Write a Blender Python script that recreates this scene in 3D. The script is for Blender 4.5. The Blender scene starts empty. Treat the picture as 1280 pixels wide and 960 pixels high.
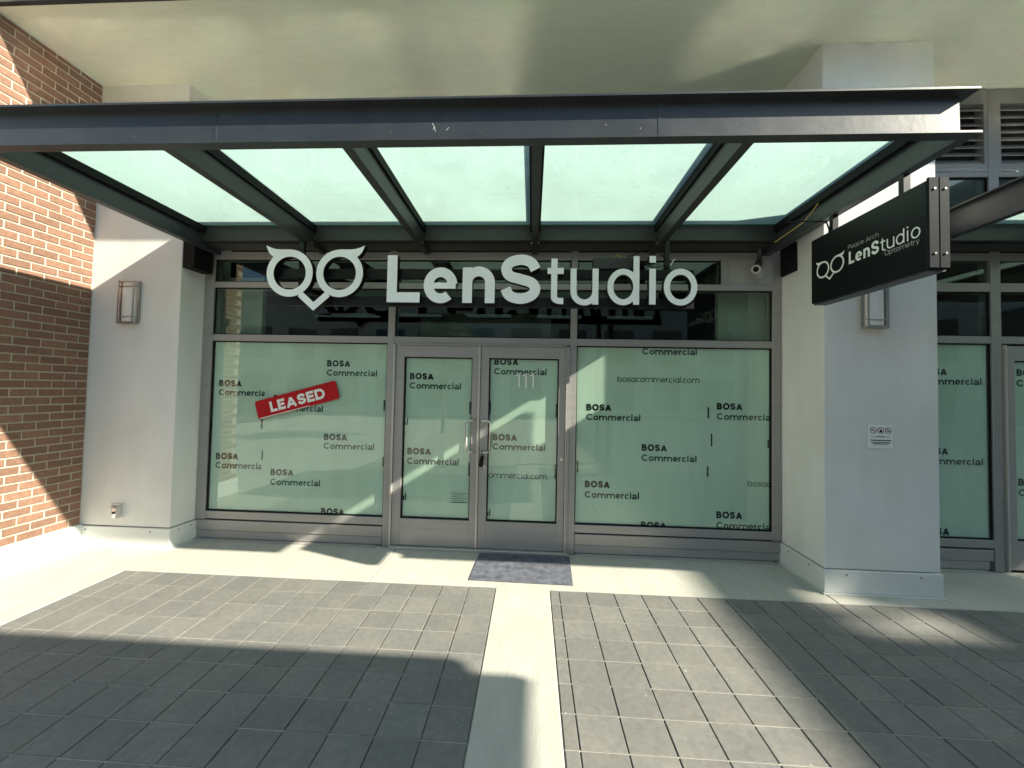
import bpy, math, random
from mathutils import Vector, Matrix
random.seed(7)
S = bpy.context.scene
COL = S.collection
# ------------------------------------------------------------------ camera
cd = bpy.data.cameras.new('camera'); cam = bpy.data.objects.new('camera', cd); COL.objects.link(cam)
RX = Vector((0.99849601, 0.05103916, 0.02001797)); RY = Vector((0.01846173, 0.03078247, -0.99935559))
RZ = Vector((-0.05162247, 0.99822214, 0.02979391))
m = Matrix((( RX.x, -RY.x, -RZ.x, 0), (RX.y, -RY.y, -RZ.y, 0), (RX.z, -RY.z, -RZ.z, 1.65), (0, 0, 0, 1)))
cam.matrix_world = m
cd.sensor_width = 36; cd.lens = 482 / 1280 * 36; cd.shift_y = -7.8 / 1280; cd.clip_start = .05; cd.clip_end = 2000
S.camera = cam
# ------------------------------------------------------------------ light
SK, SJ = 1.57, .53                                     # the sun travels (-SK, SJ, -1)
toward = Vector((SK, -SJ, 1)).normalized()
W = bpy.data.worlds.new("World"); S.world = W; W.use_nodes = True
nt = W.node_tree; bg = nt.nodes['Background']; sky = nt.nodes.new('ShaderNodeTexSky'); sky.sky_type = 'NISHITA'
sky.sun_disc = False; sky.sun_elevation = math.asin(toward.z); sky.sun_rotation = math.atan2(toward.x, toward.y)
sky.air_density = 1.0; sky.dust_density = 1.5; sky.altitude = 0
wb = nt.nodes.new('ShaderNodeVectorMath'); wb.operation = 'MULTIPLY'; wb.inputs[1].default_value = (.88, 1.05, 1.06)   # white balance of the daylight
nt.links.new(sky.outputs[0], wb.inputs[0]); nt.links.new(wb.outputs[0], bg.inputs[0]); bg.inputs[1].default_value = .076
sd = bpy.data.lights.new('sun', 'SUN'); sun = bpy.data.objects.new('sun', sd); COL.objects.link(sun)
sd.energy = 5.0; sd.angle = math.radians(.53); sd.color = (1, .94, .79)
sun.rotation_euler = toward.to_track_quat('Z', 'Y').to_euler(); sun.location = (20, -8, 15)
S.view_settings.view_transform = 'Standard'; S.view_settings.look = 'None'; S.view_settings.exposure = 1.42; S.view_settings.gamma = 1
cy = S.cycles; cy.use_denoising = True; cy.max_bounces = 10; cy.diffuse_bounces = 5; cy.glossy_bounces = 5; cy.transmission_bounces = 8
cy.transparent_max_bounces = 12; cy.blur_glossy = 0.0; cy.caustics_reflective = True; cy.sample_clamp_indirect = 900
try: cy.denoising_input_passes = 'RGB_ALBEDO_NORMAL'; cy.denoiser = 'OPENIMAGEDENOISE'
except Exception: pass

# ------------------------------------------------------------------ materials
def mat(name, col, rough=.6, metal=0, var=.0, vscale=6, bump=0, bscale=60, spec=.5, rnd=0, stretch=None, col2=None, cscale=2, speck=0, coat=0):
    m = bpy.data.materials.new(name); m.use_nodes = True; t = m.node_tree; N = t.nodes; L = t.links
    b = N['Principled BSDF']; b.inputs['Roughness'].default_value = rough; b.inputs['Metallic'].default_value = metal
    b.inputs['Specular IOR Level'].default_value = spec; b.inputs['Coat Weight'].default_value = coat
    tc = N.new('ShaderNodeTexCoord'); geo = N.new('ShaderNodeNewGeometry')
    vec = geo.outputs['Position']
    if stretch:
        mp = N.new('ShaderNodeMapping'); mp.inputs['Scale'].default_value = stretch; L.new(vec, mp.inputs[0]); svec = mp.outputs[0]
    else: svec = vec
    c = N.new('ShaderNodeRGB'); c.outputs[0].default_value = (*col, 1); out = c.outputs[0]
    def mul(out, fac_socket, lo, hi, a=.3, bb=.7):
        mr = N.new('ShaderNodeMapRange'); mr.inputs[1].default_value = a; mr.inputs[2].default_value = bb
        mr.inputs[3].default_value = lo; mr.inputs[4].default_value = hi; L.new(fac_socket, mr.inputs[0])
        v = N.new('ShaderNodeVectorMath'); v.operation = 'SCALE'; L.new(out, v.inputs[0]); L.new(mr.outputs[0], v.inputs['Scale'])
        return v.outputs[0]
    if col2:
        n = N.new('ShaderNodeTexNoise'); n.inputs['Scale'].default_value = cscale; n.inputs['Detail'].default_value = 6; L.new(vec, n.inputs['Vector'])
        mr = N.new('ShaderNodeMapRange'); mr.inputs[1].default_value = .42; mr.inputs[2].default_value = .62; L.new(n.outputs[0], mr.inputs[0])
        mx = N.new('ShaderNodeMix'); mx.data_type = 'RGBA'; L.new(mr.outputs[0], mx.inputs[0]); L.new(out, mx.inputs[6]); mx.inputs[7].default_value = (*col2, 1); out = mx.outputs[2]
    if var:
        n = N.new('ShaderNodeTexNoise'); n.inputs['Scale'].default_value = vscale; n.inputs['Detail'].default_value = 8; n.inputs['Roughness'].default_value = .6
        L.new(svec, n.inputs['Vector']); out = mul(out, n.outputs[0], 1 - var, 1 + var)
        r = N.new('ShaderNodeMapRange'); r.inputs[3].default_value = max(.02, rough - .1); r.inputs[4].default_value = min(1, rough + .1)
        L.new(n.outputs[0], r.inputs[0]); L.new(r.outputs[0], b.inputs['Roughness'])
    if rnd:
        oi = N.new('ShaderNodeObjectInfo'); out = mul(out, oi.outputs['Random'], 1 - rnd, 1 + rnd, 0, 1)
    if speck:
        n = N.new('ShaderNodeTexNoise'); n.inputs['Scale'].default_value = 42; n.inputs['Detail'].default_value = 2; L.new(vec, n.inputs['Vector'])
        mr = N.new('ShaderNodeMapRange'); mr.inputs[1].default_value = .73; mr.inputs[2].default_value = .78; mr.inputs[4].default_value = speck; L.new(n.outputs[0], mr.inputs[0])
        mx = N.new('ShaderNodeMix'); mx.data_type = 'RGBA'; L.new(mr.outputs[0], mx.inputs[0]); L.new(out, mx.inputs[6]); mx.inputs[7].default_value = (.6, .6, .56, 1); out = mx.outputs[2]
    L.new(out, b.inputs['Base Color'])
    if bump:
        n = N.new('ShaderNodeTexNoise'); n.inputs['Scale'].default_value = bscale; n.inputs['Detail'].default_value = 5; L.new(svec, n.inputs['Vector'])
        bp = N.new('ShaderNodeBump'); bp.inputs['Strength'].default_value = bump; bp.inputs['Distance'].default_value = .01
        L.new(n.outputs[0], bp.inputs['Height']); L.new(bp.outputs[0], b.inputs['Normal'])
    return m
def fresnel(N, L, ior):
    """same reflectance from both sides of a pane (no total internal reflection on the exit face)"""
    fr = N.new('ShaderNodeFresnel'); g_ = N.new('ShaderNodeNewGeometry'); mr = N.new('ShaderNodeMapRange')
    mr.inputs[3].default_value = ior; mr.inputs[4].default_value = 1 / ior; L.new(g_.outputs['Backfacing'], mr.inputs[0]); L.new(mr.outputs[0], fr.inputs[0])
    return fr
def glass(name, tint, refl=1.0, rough=0.0, ior=1.5):
    m = bpy.data.materials.new(name); m.use_nodes = True; t = m.node_tree; N = t.nodes; L = t.links
    N.remove(N['Principled BSDF']); o = N['Material Output']
    tr = N.new('ShaderNodeBsdfTransparent'); tr.inputs[0].default_value = (*tint, 1)
    gl = N.new('ShaderNodeBsdfGlossy'); gl.inputs['Roughness'].default_value = rough; gl.inputs[0].default_value = (.95, 1, .97, 1)
    fr = fresnel(N, L, ior)
    nz = N.new('ShaderNodeTexNoise'); nz.inputs['Scale'].default_value = 1.3; nz.inputs['Detail'].default_value = 1; ge = N.new('ShaderNodeNewGeometry'); L.new(ge.outputs['Position'], nz.inputs['Vector'])
    bp = N.new('ShaderNodeBump'); bp.inputs['Strength'].default_value = .12; bp.inputs['Distance'].default_value = .03; L.new(nz.outputs[0], bp.inputs['Height']); L.new(bp.outputs[0], gl.inputs['Normal'])
    mu = N.new('ShaderNodeMath'); mu.operation = 'MULTIPLY'; mu.inputs[1].default_value = refl; mu.use_clamp = True; L.new(fr.outputs[0], mu.inputs[0])
    mx = N.new('ShaderNodeMixShader'); L.new(mu.outputs[0], mx.inputs[0]); L.new(tr.outputs[0], mx.inputs[1]); L.new(gl.outputs[0], mx.inputs[2]); L.new(mx.outputs[0], o.inputs[0])
    return m
def frosted(name, tcol, dcol, refl, rough):
    m = bpy.data.materials.new(name); m.use_nodes = True; t = m.node_tree; N = t.nodes; L = t.links
    N.remove(N['Principled BSDF']); o = N['Material Output']
    tl = N.new('ShaderNodeBsdfTranslucent'); df = N.new('ShaderNodeBsdfDiffuse')
    geo = N.new('ShaderNodeNewGeometry')
    n = N.new('ShaderNodeTexNoise'); n.inputs['Scale'].default_value = 1.7; n.inputs['Detail'].default_value = 7; L.new(geo.outputs['Position'], n.inputs['Vector'])
    n2 = N.new('ShaderNodeTexNoise'); n2.inputs['Scale'].default_value = 22; n2.inputs['Detail'].default_value = 6; L.new(geo.outputs['Position'], n2.inputs['Vector'])
    mr = N.new('ShaderNodeMapRange'); mr.inputs[1].default_value = .3; mr.inputs[2].default_value = .7; mr.inputs[3].default_value = .88; mr.inputs[4].default_value = 1.06; L.new(n.outputs[0], mr.inputs[0])
    mr2 = N.new('ShaderNodeMapRange'); mr2.inputs[1].default_value = .6; mr2.inputs[2].default_value = .75; mr2.inputs[3].default_value = 1.0; mr2.inputs[4].default_value = .86; L.new(n2.outputs[0], mr2.inputs[0])
    mm = N.new('ShaderNodeMath'); mm.operation = 'MULTIPLY'; L.new(mr.outputs[0], mm.inputs[0]); L.new(mr2.outputs[0], mm.inputs[1])
    v = N.new('ShaderNodeVectorMath'); v.operation = 'SCALE'; v.inputs[0].default_value = tcol; L.new(mm.outputs[0], v.inputs['Scale'])
    L.new(v.outputs[0], tl.inputs[0]); df.inputs[0].default_value = (*dcol, 1)
    ad = N.new('ShaderNodeAddShader'); L.new(tl.outputs[0], ad.inputs[0]); L.new(df.outputs[0], ad.inputs[1])
    gl = N.new('ShaderNodeBsdfGlossy'); gl.inputs['Roughness'].default_value = rough
    fr = fresnel(N, L, 1.5)
    mu = N.new('ShaderNodeMath'); mu.operation = 'MULTIPLY'; mu.use_clamp = True; L.new(fr.outputs[0], mu.inputs[0])
    bk = N.new('ShaderNodeMapRange'); bk.inputs[3].default_value = refl; bk.inputs[4].default_value = .3; L.new(geo.outputs['Backfacing'], bk.inputs[0]); L.new(bk.outputs[0], mu.inputs[1])   # the interlayer hides the upper gloss from below
    mx = N.new('ShaderNodeMixShader'); L.new(mu.outputs[0], mx.inputs[0]); L.new(ad.outputs[0], mx.inputs[1]); L.new(gl.outputs[0], mx.inputs[2]); L.new(mx.outputs[0], o.inputs[0])
    return m
M = {}
M['brick'] = mat('fired clay brick', (.20, .110, .072), .85, var=.22, vscale=30, bump=.5, bscale=90, rnd=.16)
M['mortar'] = mat('pale mortar', (.46, .42, .33), .95, var=.1, vscale=20, bump=.6, bscale=120)
M['stucco'] = mat('painted stucco', (.70, .705, .675), .8, var=.05, vscale=3, bump=.16, bscale=140, col2=(.655, .655, .615), stretch=(1.5, 1.5, .35), cscale=1.2)
M['soffit'] = mat('painted soffit', (.73, .75, .62), .8, var=.04, vscale=5, bump=.05, bscale=80, stretch=(1, 6, 1))
M['flash'] = mat('painted metal flashing', (.64, .66, .63), .45, var=.05, vscale=4)
M['alu'] = mat('grey anodised aluminium', (.33, .32, .31), .42, metal=.35, var=.06, vscale=3, stretch=(1, 1, 6))
M['alu_light'] = mat('bright aluminium edge', (.5, .48, .45), .35, metal=.5)
M['panel'] = mat('grey painted panel', (.33, .32, .31), .5, var=.05, vscale=3)
M['black'] = mat('black rubber', (.006, .0065, .0065), .7, spec=.2)
M['steel'] = mat('charcoal painted steel', (.029, .033, .036), .40, var=.18, vscale=5, bump=.05, bscale=30, speck=.12)
M['steel_in'] = mat('charcoal steel', (.026, .028, .027), .5, var=.15, vscale=4)
M['strip'] = mat('shade darkened strip paint', (.012, .016, .020), .6, spec=.06, var=.1, vscale=6)  # charcoal darkened to stand in for shade on the end strips
M['signblack'] = mat('satin black sign paint', (.006, .007, .007), .38, spec=.3)
M['white'] = mat('white acrylic letter face', (.86, .91, .97), .45, var=.05, vscale=5)
M['print_white'] = mat('white vinyl', (.75, .77, .74), .5)
M['ink'] = mat('black ink', (.006, .010, .010), .8, spec=.2)
M['ink2'] = mat('dark green grey ink', (.024, .056, .045), .8, spec=.2)
M['film'] = mat('pale green window paper', (.50, .61, .515), .8, var=.05, vscale=1.6, stretch=(4, 1, .6))
M['red'] = mat('red vinyl', (.42, .005, .010), .5, spec=.2)
M['chrome'] = mat('brushed stainless', (.62, .60, .56), .28, metal=.9)
M['nickel'] = mat('brushed nickel lamp metal', (.42, .40, .37), .35, metal=.8)
M['diffuser'] = mat('opal lamp glass', (.72, .72, .68), .3, var=.03)
M['paver'] = mat('grey concrete paver', (.155, .152, .140), .8, var=.15, vscale=26, bump=.14, bscale=190, rnd=.08, speck=.6, col2=(.180, .172, .155), cscale=3)
M['sand'] = mat('joint sand', (.36, .33, .27), .95, var=.2, vscale=40)
M['concrete'] = mat('broomed concrete', (.445, .432, .375), .85, var=.08, vscale=5, bump=.2, bscale=24, stretch=(2.6, .8, 1), speck=.2, col2=(.40, .387, .335), cscale=1.4)
M['mat'] = mat('mottled purple grey mat', (.10, .105, .13), .95, var=.5, vscale=14, bump=.5, bscale=120)
M['plaster'] = mat('interior plaster', (.45, .46, .42), .9, var=.04)
M['dark'] = mat('dark interior', (.035, .035, .034), .9, var=.2)
M['plastic'] = mat('grey plastic', (.35, .35, .34), .4)
M['glass'] = glass('clear glazing', (.955, .985, .965), 1.15)
M['glassdark'] = glass('transom glazing', (.80, .87, .83), 1.1)
M['frost'] = frosted('frosted canopy interlayer', (.315, .435, .405), (.04, .05, .045), 2.8, .06)
M['clearg'] = glass('canopy glass lower face', (.96, .99, .975), .6)
M['gedge'] = mat('green glass edge', (.04, .16, .12), .15)
M['facade2'] = mat('pale facade opposite', (.36, .38, .37), .8, var=.08, vscale=.6)
M['window2'] = mat('opposite dark glazing', (.03, .04, .05), .1)
M['bark'] = mat('bark', (.12, .09, .06), .9, var=.3, bump=.6)
M['leaf'] = mat('leaf', (.09, .13, .035), .6, var=.3, rnd=.1)
M['asphalt'] = mat('asphalt', (.05, .05, .05), .9, var=.2, vscale=8)
M['redicon'] = mat('dark red icon ink', (.20, .03, .05), .6)
M['orange'] = mat('yellow wire', (.6, .45, .12), .5)

# ------------------------------------------------------------------ mesh helpers
class MB:
    def __init__(s): s.v = []; s.f = []; s.mi = []
    def face(s, pts, mi=0):
        k = len(s.v); s.v += [tuple(p) for p in pts]; s.f.append(tuple(range(k, k + len(pts)))); s.mi.append(mi)
    def box(s, x0, x1, y0, y1, z0, z1, mi=0, mt=None, mb_=None):
        if x0 > x1: x0, x1 = x1, x0
        if y0 > y1: y0, y1 = y1, y0
        if z0 > z1: z0, z1 = z1, z0
        k = len(s.v)
        s.v += [(x0, y0, z0), (x1, y0, z0), (x1, y1, z0), (x0, y1, z0), (x0, y0, z1), (x1, y0, z1), (x1, y1, z1), (x0, y1, z1)]
        for i, f in enumerate([(0, 3, 2, 1), (4, 5, 6, 7), (0, 1, 5, 4), (1, 2, 6, 5), (2, 3, 7, 6), (3, 0, 4, 7)]):
            s.f.append(tuple(k + j for j in f)); s.mi.append(mb_ if (i == 0 and mb_ is not None) else mt if (i == 1 and mt is not None) else mi)
        return s
    def prism(s, poly, axis, a, b, mi=0):
        """poly 2D (in the two other axes, in order), extruded along axis from a to b"""
        def P(u, v, w):
            return (w, u, v) if axis == 0 else (u, w, v) if axis == 1 else (u, v, w)
        k = len(s.v); n = len(poly)
        s.v += [P(u, v, a) for u, v in poly] + [P(u, v, b) for u, v in poly]
        s.f.append(tuple(range(k, k + n))); s.f.append(tuple(range(k + 2 * n - 1, k + n - 1, -1)))
        for i in range(n):
            j = (i + 1) % n; s.f.append((k + i, k + n + i, k + n + j, k + j))
        s.mi += [mi] * (n + 2); return s
    def tube(s, pts, r, n=8, mi=0, taper=None):
        pts = [Vector(p) for p in pts]; rings = []
        for i, p in enumerate(pts):
            a = pts[max(0, i - 1)]; b = pts[min(len(pts) - 1, i + 1)]; d = (b - a).normalized()
            up = Vector((0, 0, 1)) if abs(d.z) < .9 else Vector((1, 0, 0))
            x = d.cross(up).normalized(); y = d.cross(x).normalized(); k = len(s.v)
            rr = r if taper is None else r + (taper - r) * i / (len(pts) - 1)
            for j in range(n):
                t = 2 * math.pi * j / n; s.v.append(tuple(p + (x * math.cos(t) + y * math.sin(t)) * rr))
            rings.append(k)
        for a, b in zip(rings, rings[1:]):
            for j in range(n): s.f.append((a + j, a + (j + 1) % n, b + (j + 1) % n, b + j)); s.mi.append(mi)
        s.f.append(tuple(rings[0] + j for j in range(n))); s.f.append(tuple(rings[-1] + n - 1 - j for j in range(n))); s.mi += [mi, mi]
        return s
    def stroke(s, pts, w, depth, mp, closed=False, off=0.0):
        """2D stroke -> extruded ribbon; mp(u, v, n) maps to 3D, n = distance towards the viewer"""
        n = len(pts); Lp = []; Rp = []
        for i in range(n):
            p = Vector(pts[i])
            a = Vector(pts[i - 1]) if (i > 0 or closed) else None
            b = Vector(pts[(i + 1) % n]) if (i < n - 1 or closed) else None
            d1 = (p - a).normalized() if a is not None else None
            d2 = (b - p).normalized() if b is not None else None
            if d1 is None: d1 = d2
            if d2 is None: d2 = d1
            n1 = Vector((-d1.y, d1.x)); n2 = Vector((-d2.y, d2.x)); mm = (n1 + n2)
            if mm.length < 1e-6: mm = n1.copy()
            mm.normalize(); k = w / 2 / max(.35, mm.dot(n1))
            Lp.append(p + mm * k); Rp.append(p - mm * k)
        k = len(s.v)
        for i in range(n):
            for q in (Lp[i], Rp[i]):
                s.v.append(tuple(mp(q.x, q.y, off))); s.v.append(tuple(mp(q.x, q.y, off - depth)))
        m = n if closed else n - 1
        for i in range(m):
            a = k + 4 * i; b = k + 4 * ((i + 1) % n)
            fs = [(a, a + 2, b + 2, b)]
            if depth > 0: fs += [(a + 1, b + 1, b + 3, a + 3), (a, b, b + 1, a + 1), (a + 2, a + 3, b + 3, b + 2)]
            for q, f in enumerate(fs): s.f.append(f); s.mi.append(0 if q == 0 else 1)
        if not closed and depth > 0:
            a = k; s.f.append((a, a + 1, a + 3, a + 2)); b = k + 4 * (n - 1); s.f.append((b, b + 2, b + 3, b + 1)); s.mi += [1, 1]
        return s
    def poly2(s, pts, depth, mp, off=0.0):
        k = len(s.v); n = len(pts)
        s.v += [tuple(mp(u, v, off)) for u, v in pts]; s.f.append(tuple(range(k, k + n))); s.mi.append(0)
        if depth > 0:
            s.v += [tuple(mp(u, v, off - depth)) for u, v in pts]; s.f.append(tuple(range(k + 2 * n - 1, k + n - 1, -1))); s.mi.append(1)
            for i in range(n):
                j = (i + 1) % n; s.f.append((k + i, k + n + i, k + n + j, k + j)); s.mi.append(1)
        return s
def wl(o):
    v = Vector((0, 0, 0))
    while o is not None: v += o.location; o = o.parent
    return v
def obj(name, mb, mt, parent=None, bevel=0, smooth=False, loc=None, fixn=False):
    """links mb (built in world coordinates) as ONE mesh object under parent"""
    base = wl(parent) if parent else Vector((0, 0, 0))
    o_loc = Vector(loc) if loc is not None else base
    me = bpy.data.meshes.new(name); me.from_pydata([tuple(Vector(v) - o_loc) for v in mb.v], [], mb.f)
    for q in (mt if isinstance(mt, (list, tuple)) else [mt]): me.materials.append(M[q])
    for p, i in zip(me.polygons, mb.mi): p.material_index = i
    if smooth:
        for p in me.polygons: p.use_smooth = True
    me.update()
    o = bpy.data.objects.new(name, me); COL.objects.link(o)
    if parent: o.parent = parent
    o.location = o_loc - base
    if bevel:
        b = o.modifiers.new('bevel', 'BEVEL'); b.width = bevel; b.segments = 1; b.limit_method = 'ANGLE'
    return o
def tag(o, label=None, cat=None, group=None, kind=None):
    if label: o['label'] = label
    if cat: o['category'] = cat
    if group: o['group'] = group
    if kind: o['kind'] = kind
    return o
def thing(name, label, cat, loc=(0, 0, 0), group=None):
    o = bpy.data.objects.new(name, None); o.empty_display_size = .1; COL.objects.link(o); o.location = loc
    return tag(o, label, cat, group)
def copy_tree(o, parent=None):
    c = o.copy(); COL.objects.link(c); c.parent = parent
    for ch in list(o.children): copy_tree(ch, c)
    return c
B = lambda *a, **k: MB().box(*a, **k)

# ------------------------------------------------------------------ letters
def ell(cx, cy, rx, ry, a0, a1, n=22):
    return [(cx + rx * math.cos(math.radians(a0 + (a1 - a0) * i / n)), cy + ry * math.sin(math.radians(a0 + (a1 - a0) * i / n))) for i in range(n + 1)]
def crom(P, n=6):
    P = [P[0]] + P + [P[-1]]; out = []
    for i in range(1, len(P) - 2):
        p0, p1, p2, p3 = [Vector(q) for q in P[i - 1:i + 3]]
        for k in range(n):
            t = k / n
            out.append(tuple(.5 * ((2 * p1) + (-p0 + p2) * t + (2 * p0 - 5 * p1 + 4 * p2 - p3) * t * t + (-p0 + 3 * p1 - 3 * p2 + p3) * t ** 3)))
    out.append(tuple(P[-2])); return out
WID = dict(B=.66, O=.86, S=.64, A=.80, C=.80, L=.52, E=.56, D=.74, P=.62, o=.64, m=1.06, e=.62, r=.34, c=.56, i=.16, a=.62, l=.14, b=.62, d=.62, n=.58, u=.58, t=.40, h=.58, p=.62, y=.60, s=.48)
def glyph(c, Wd, H, w, q=22):
    """strokes [(points, closed)] of a letter Wd wide with cap height H and stroke w"""
    X = .74 * H; h = w / 2; K = []
    def bowl(x0, x1, z0, z1): return (ell((x0 + x1) / 2, (z0 + z1) / 2, (x1 - x0) / 2 - h, (z1 - z0) / 2 - h, 0, 360 - 360 / q, q - 1), True)
    if c == 'L': K = [([(h, H), (h, h), (Wd, h)], False)]
    elif c == 'E': K = [([(Wd, H - h), (h, H - h), (h, h), (Wd, h)], False), ([(h, H * .51), (Wd * .92, H * .51)], False)]
    elif c == 'O': K = [bowl(0, Wd, -.01 * H, 1.01 * H)]
    elif c == 'o': K = [bowl(0, Wd, -.012 * H, X)]
    elif c in 'Cc':
        T = H if c == 'C' else X; K = [(ell(Wd * .53, T / 2, Wd * .53 - h, T / 2 - h, 42, 318, q), False)]
    elif c == 'S' or c == 's':
        T = H if c == 'S' else X
        P = [(1, .745), (.84, .93), (.5, 1), (.14, .92), (.02, .75), (.15, .58), (.5, .5), (.86, .41), (.99, .25), (.86, .08), (.5, 0), (.14, .075), (0, .26)]
        K = [(crom([(h + u * (Wd - w), h + v * (T - w)) for u, v in P], max(3, q // 5)), False)]
    elif c == 'B':
        K = [([(h, 0), (h, H)], False)]
        for z0, z1, wd in ((H * .52 - h, H, .90), (0, H * .52 + h, 1.0)):
            r = (z1 - z0) / 2 - h; cx = Wd * wd - h - r
            K.append(([(h, z0 + h), (cx, z0 + h)] + ell(cx, (z0 + z1) / 2, r, r, -80, 80, 10) + [(cx, z1 - h), (h, z1 - h)], False))
    elif c == 'P':
        z0, z1 = H * .42, H; r = (z1 - z0) / 2 - h; cx = Wd - h - r
        K = [([(h, 0), (h, H)], False), ([(h, z0 + h), (cx, z0 + h)] + ell(cx, (z0 + z1) / 2, r, r, -80, 80, 10) + [(cx, z1 - h), (h, z1 - h)], False)]
    elif c == 'D':
        cx = Wd - H / 2 if Wd > H / 2 else Wd * .4
        K = [([(h, h), (cx, h)] + ell(cx, H / 2, Wd - h - cx, H / 2 - h, -82, 82, 14) + [(cx, H - h), (h, H - h)], True)]
    elif c == 'A':
        t = h * 1.05; K = [([(t, 0), (Wd / 2, H - h * .9)], False), ([(Wd - t, 0), (Wd / 2, H - h * .9)], False), ([(Wd * .2, H * .27), (Wd * .8, H * .27)], False)]
    elif c == 'e':
        K = [(ell(Wd / 2, X / 2, Wd / 2 - h, X / 2 - h, -2 if w < .12 * H else 4, 322 if w < .12 * H else 312, q), False), ([(h, X * .49), (Wd - h * .35, X * .49)], False, .9 if w < .12 * H else .62)]
    elif c in 'nh':
        K = [([(h, 0), (h, X if c == 'n' else H)], False), (ell(Wd / 2, X - Wd * .5 + .02 * H, Wd / 2 - h, Wd / 2 - h, 168, 8, 12) + [(Wd - h, X - Wd * .5), (Wd - h, 0)], False)]
    elif c == 'm':
        K = [([(h, 0), (h, X)], False)]; d = (Wd - w) / 2
        for k in (0, 1):
            K.append((ell(h + d * (k + .5), X - d * .5 - h, d / 2, d / 2, 168, 8, 8) + [(h + d * (k + 1), X - d * .5 - h), (h + d * (k + 1), 0)], False))
    elif c == 'u':
        K = [([(Wd - h, X), (Wd - h, 0)], False), ([(h, X), (h, Wd * .5)] + ell(Wd / 2, Wd * .5 - .02 * H, Wd / 2 - h, Wd / 2 - h, 188, 352, 12), False)]
    elif c == 'r': K = [([(h, 0), (h, X)], False), (ell(Wd * .95, X - Wd + h, Wd * .95 - h, Wd - w, 165, 88, 8), False)]
    elif c == 'a' and w > .15 * H:
        K = [([(Wd - h, 0), (Wd - h, X * .62)] + ell(Wd / 2, X * .62, Wd / 2 - h, X * .38 - h, 12, 150, 9), False), (ell(Wd * .47, X * .28, Wd * .47 - h, X * .28 - h * .8, 0, 345, 13), True, .9)]
    elif c in 'adb':
        K = [bowl(0, Wd, -.012 * H, X)]
        xx = h if c == 'b' else Wd - h; K.append(([(xx, 0), (xx, X if c == 'a' else H)], False))
    elif c == 'p': K = [bowl(0, Wd, -.012 * H, X), ([(h, -.28 * H), (h, X)], False)]
    elif c == 'y': K = [([(h, X), (Wd * .52, .02 * H)], False), ([(Wd - h, X), (Wd * .36, -.28 * H)], False)]
    elif c == 'l': K = [([(Wd / 2, 0), (Wd / 2, H * 1.02)], False)]
    elif c == '1': K = [([(0, H * .80), (Wd - h, H - h * 1.2), (Wd - h, 0)], False)] if False else [([(Wd - h, 0), (Wd - h, H)], False), ([(0, H * .80), (Wd - h, H * .93)], False)]
    elif c == 'i': K = [([(Wd / 2, 0), (Wd / 2, X)], False), ([(Wd / 2, H - w * 1.05), (Wd / 2, H)], False)]
    elif c == 't': K = [([(Wd * .42, H * .93), (Wd * .42, Wd * .5)] + ell(Wd * .42 + Wd * .42, Wd * .42 + 0, Wd * .42, Wd * .42 - h, 182, 265, 6) + [(Wd, h)], False), ([(0, X - h), (Wd, X - h)], False)]
    elif c == '.': K = [([(0, h), (w, h)], False)]
    return K
def text_strokes(txt, H, w, total=None, gap=None):
    """-> list of (char, x0, width)"""
    g = (.075 * H if gap is None else gap); x = 0; out = []
    for ch in txt:
        if ch == ' ': x += .34 * H; continue
        if ch == '.': out.append((ch, x, w)); x += w + g; continue
        wd = max(WID[ch] * H, w); out.append((ch, x, wd)); x += wd + g
    if total:
        s = total / (x - g); out = [(c, a * s, b * s) for c, a, b in out]
    return out
def text_mb(txt, u0, v0, H, w, mp, total=None, depth=0, clip=None, q=14, mb=None):
    mb = mb or MB(); n = 0
    for ch, x, wd in text_strokes(txt, H, w, total):
        for pts, closed, *wf in glyph(ch, wd, H, w, q):
            P = [(u0 + x + a, v0 + b) for a, b in pts]; n += 1
            mb.stroke(P, w * (wf[0] if wf else 1), depth, mp, closed, off=.00015 * (n % 4))
    if clip:
        import bmesh
        me = bpy.data.meshes.new('tmp'); me.from_pydata(mb.v, [], mb.f); bm = bmesh.new(); bm.from_mesh(me)
        for co, no in clip:
            bmesh.ops.bisect_plane(bm, geom=bm.verts[:] + bm.edges[:] + bm.faces[:], plane_co=co, plane_no=no, clear_outer=True)
        bm.verts.index_update(); mb.v = [tuple(v.co) for v in bm.verts]; mb.f = [tuple(v.index for v in f.verts) for f in bm.faces]; mb.mi = [0] * len(mb.f)
        bm.free(); bpy.data.meshes.remove(me)
    return mb
def owl(mb, cx, cz, r, w, mp, depth, sx=1.0, hw=1.0):
    """owl-glasses emblem: two rings with horns and a beak; r = outer radius, cx = middle between the eyes"""
    d = r * 1.075
    for s in (-1, 1):
        c = cx + s * d * sx
        mb.stroke([(c + (r - w / 2) * sx * math.cos(t * math.tau / 40), cz + (r - w / 2) * math.sin(t * math.tau / 40)) for t in range(40)], w, depth, mp, True)
        T = lambda a, b: (c + s * a * sx * r, cz + b * r)
        horn = [T(0, 1.005), T(.45, 1.005), T(.68, 1.03), T(.86, 1.09), T(1.06, 1.175), T(1.0, 1.02), T(.93, .88), T(.83, .76), T(.72, .69), T(.55, .70), T(.35, .84), T(0, .80)]
        horn2 = [T(0, 1.005), T(-.25, .97), T(-.25, .75), T(0, .80)]
        if s > 0: horn.reverse(); horn2.reverse()
        mb.poly2(horn, depth, mp, .0006)
    k = r
    mb.stroke([(cx - .60 * k * sx, cz - .87 * k), (cx, cz - 1.40 * k), (cx + .60 * k * sx, cz - .87 * k)], w * .9 if hw == 1 else w * .9, depth, mp, False, .0009)
    return mb

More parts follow.
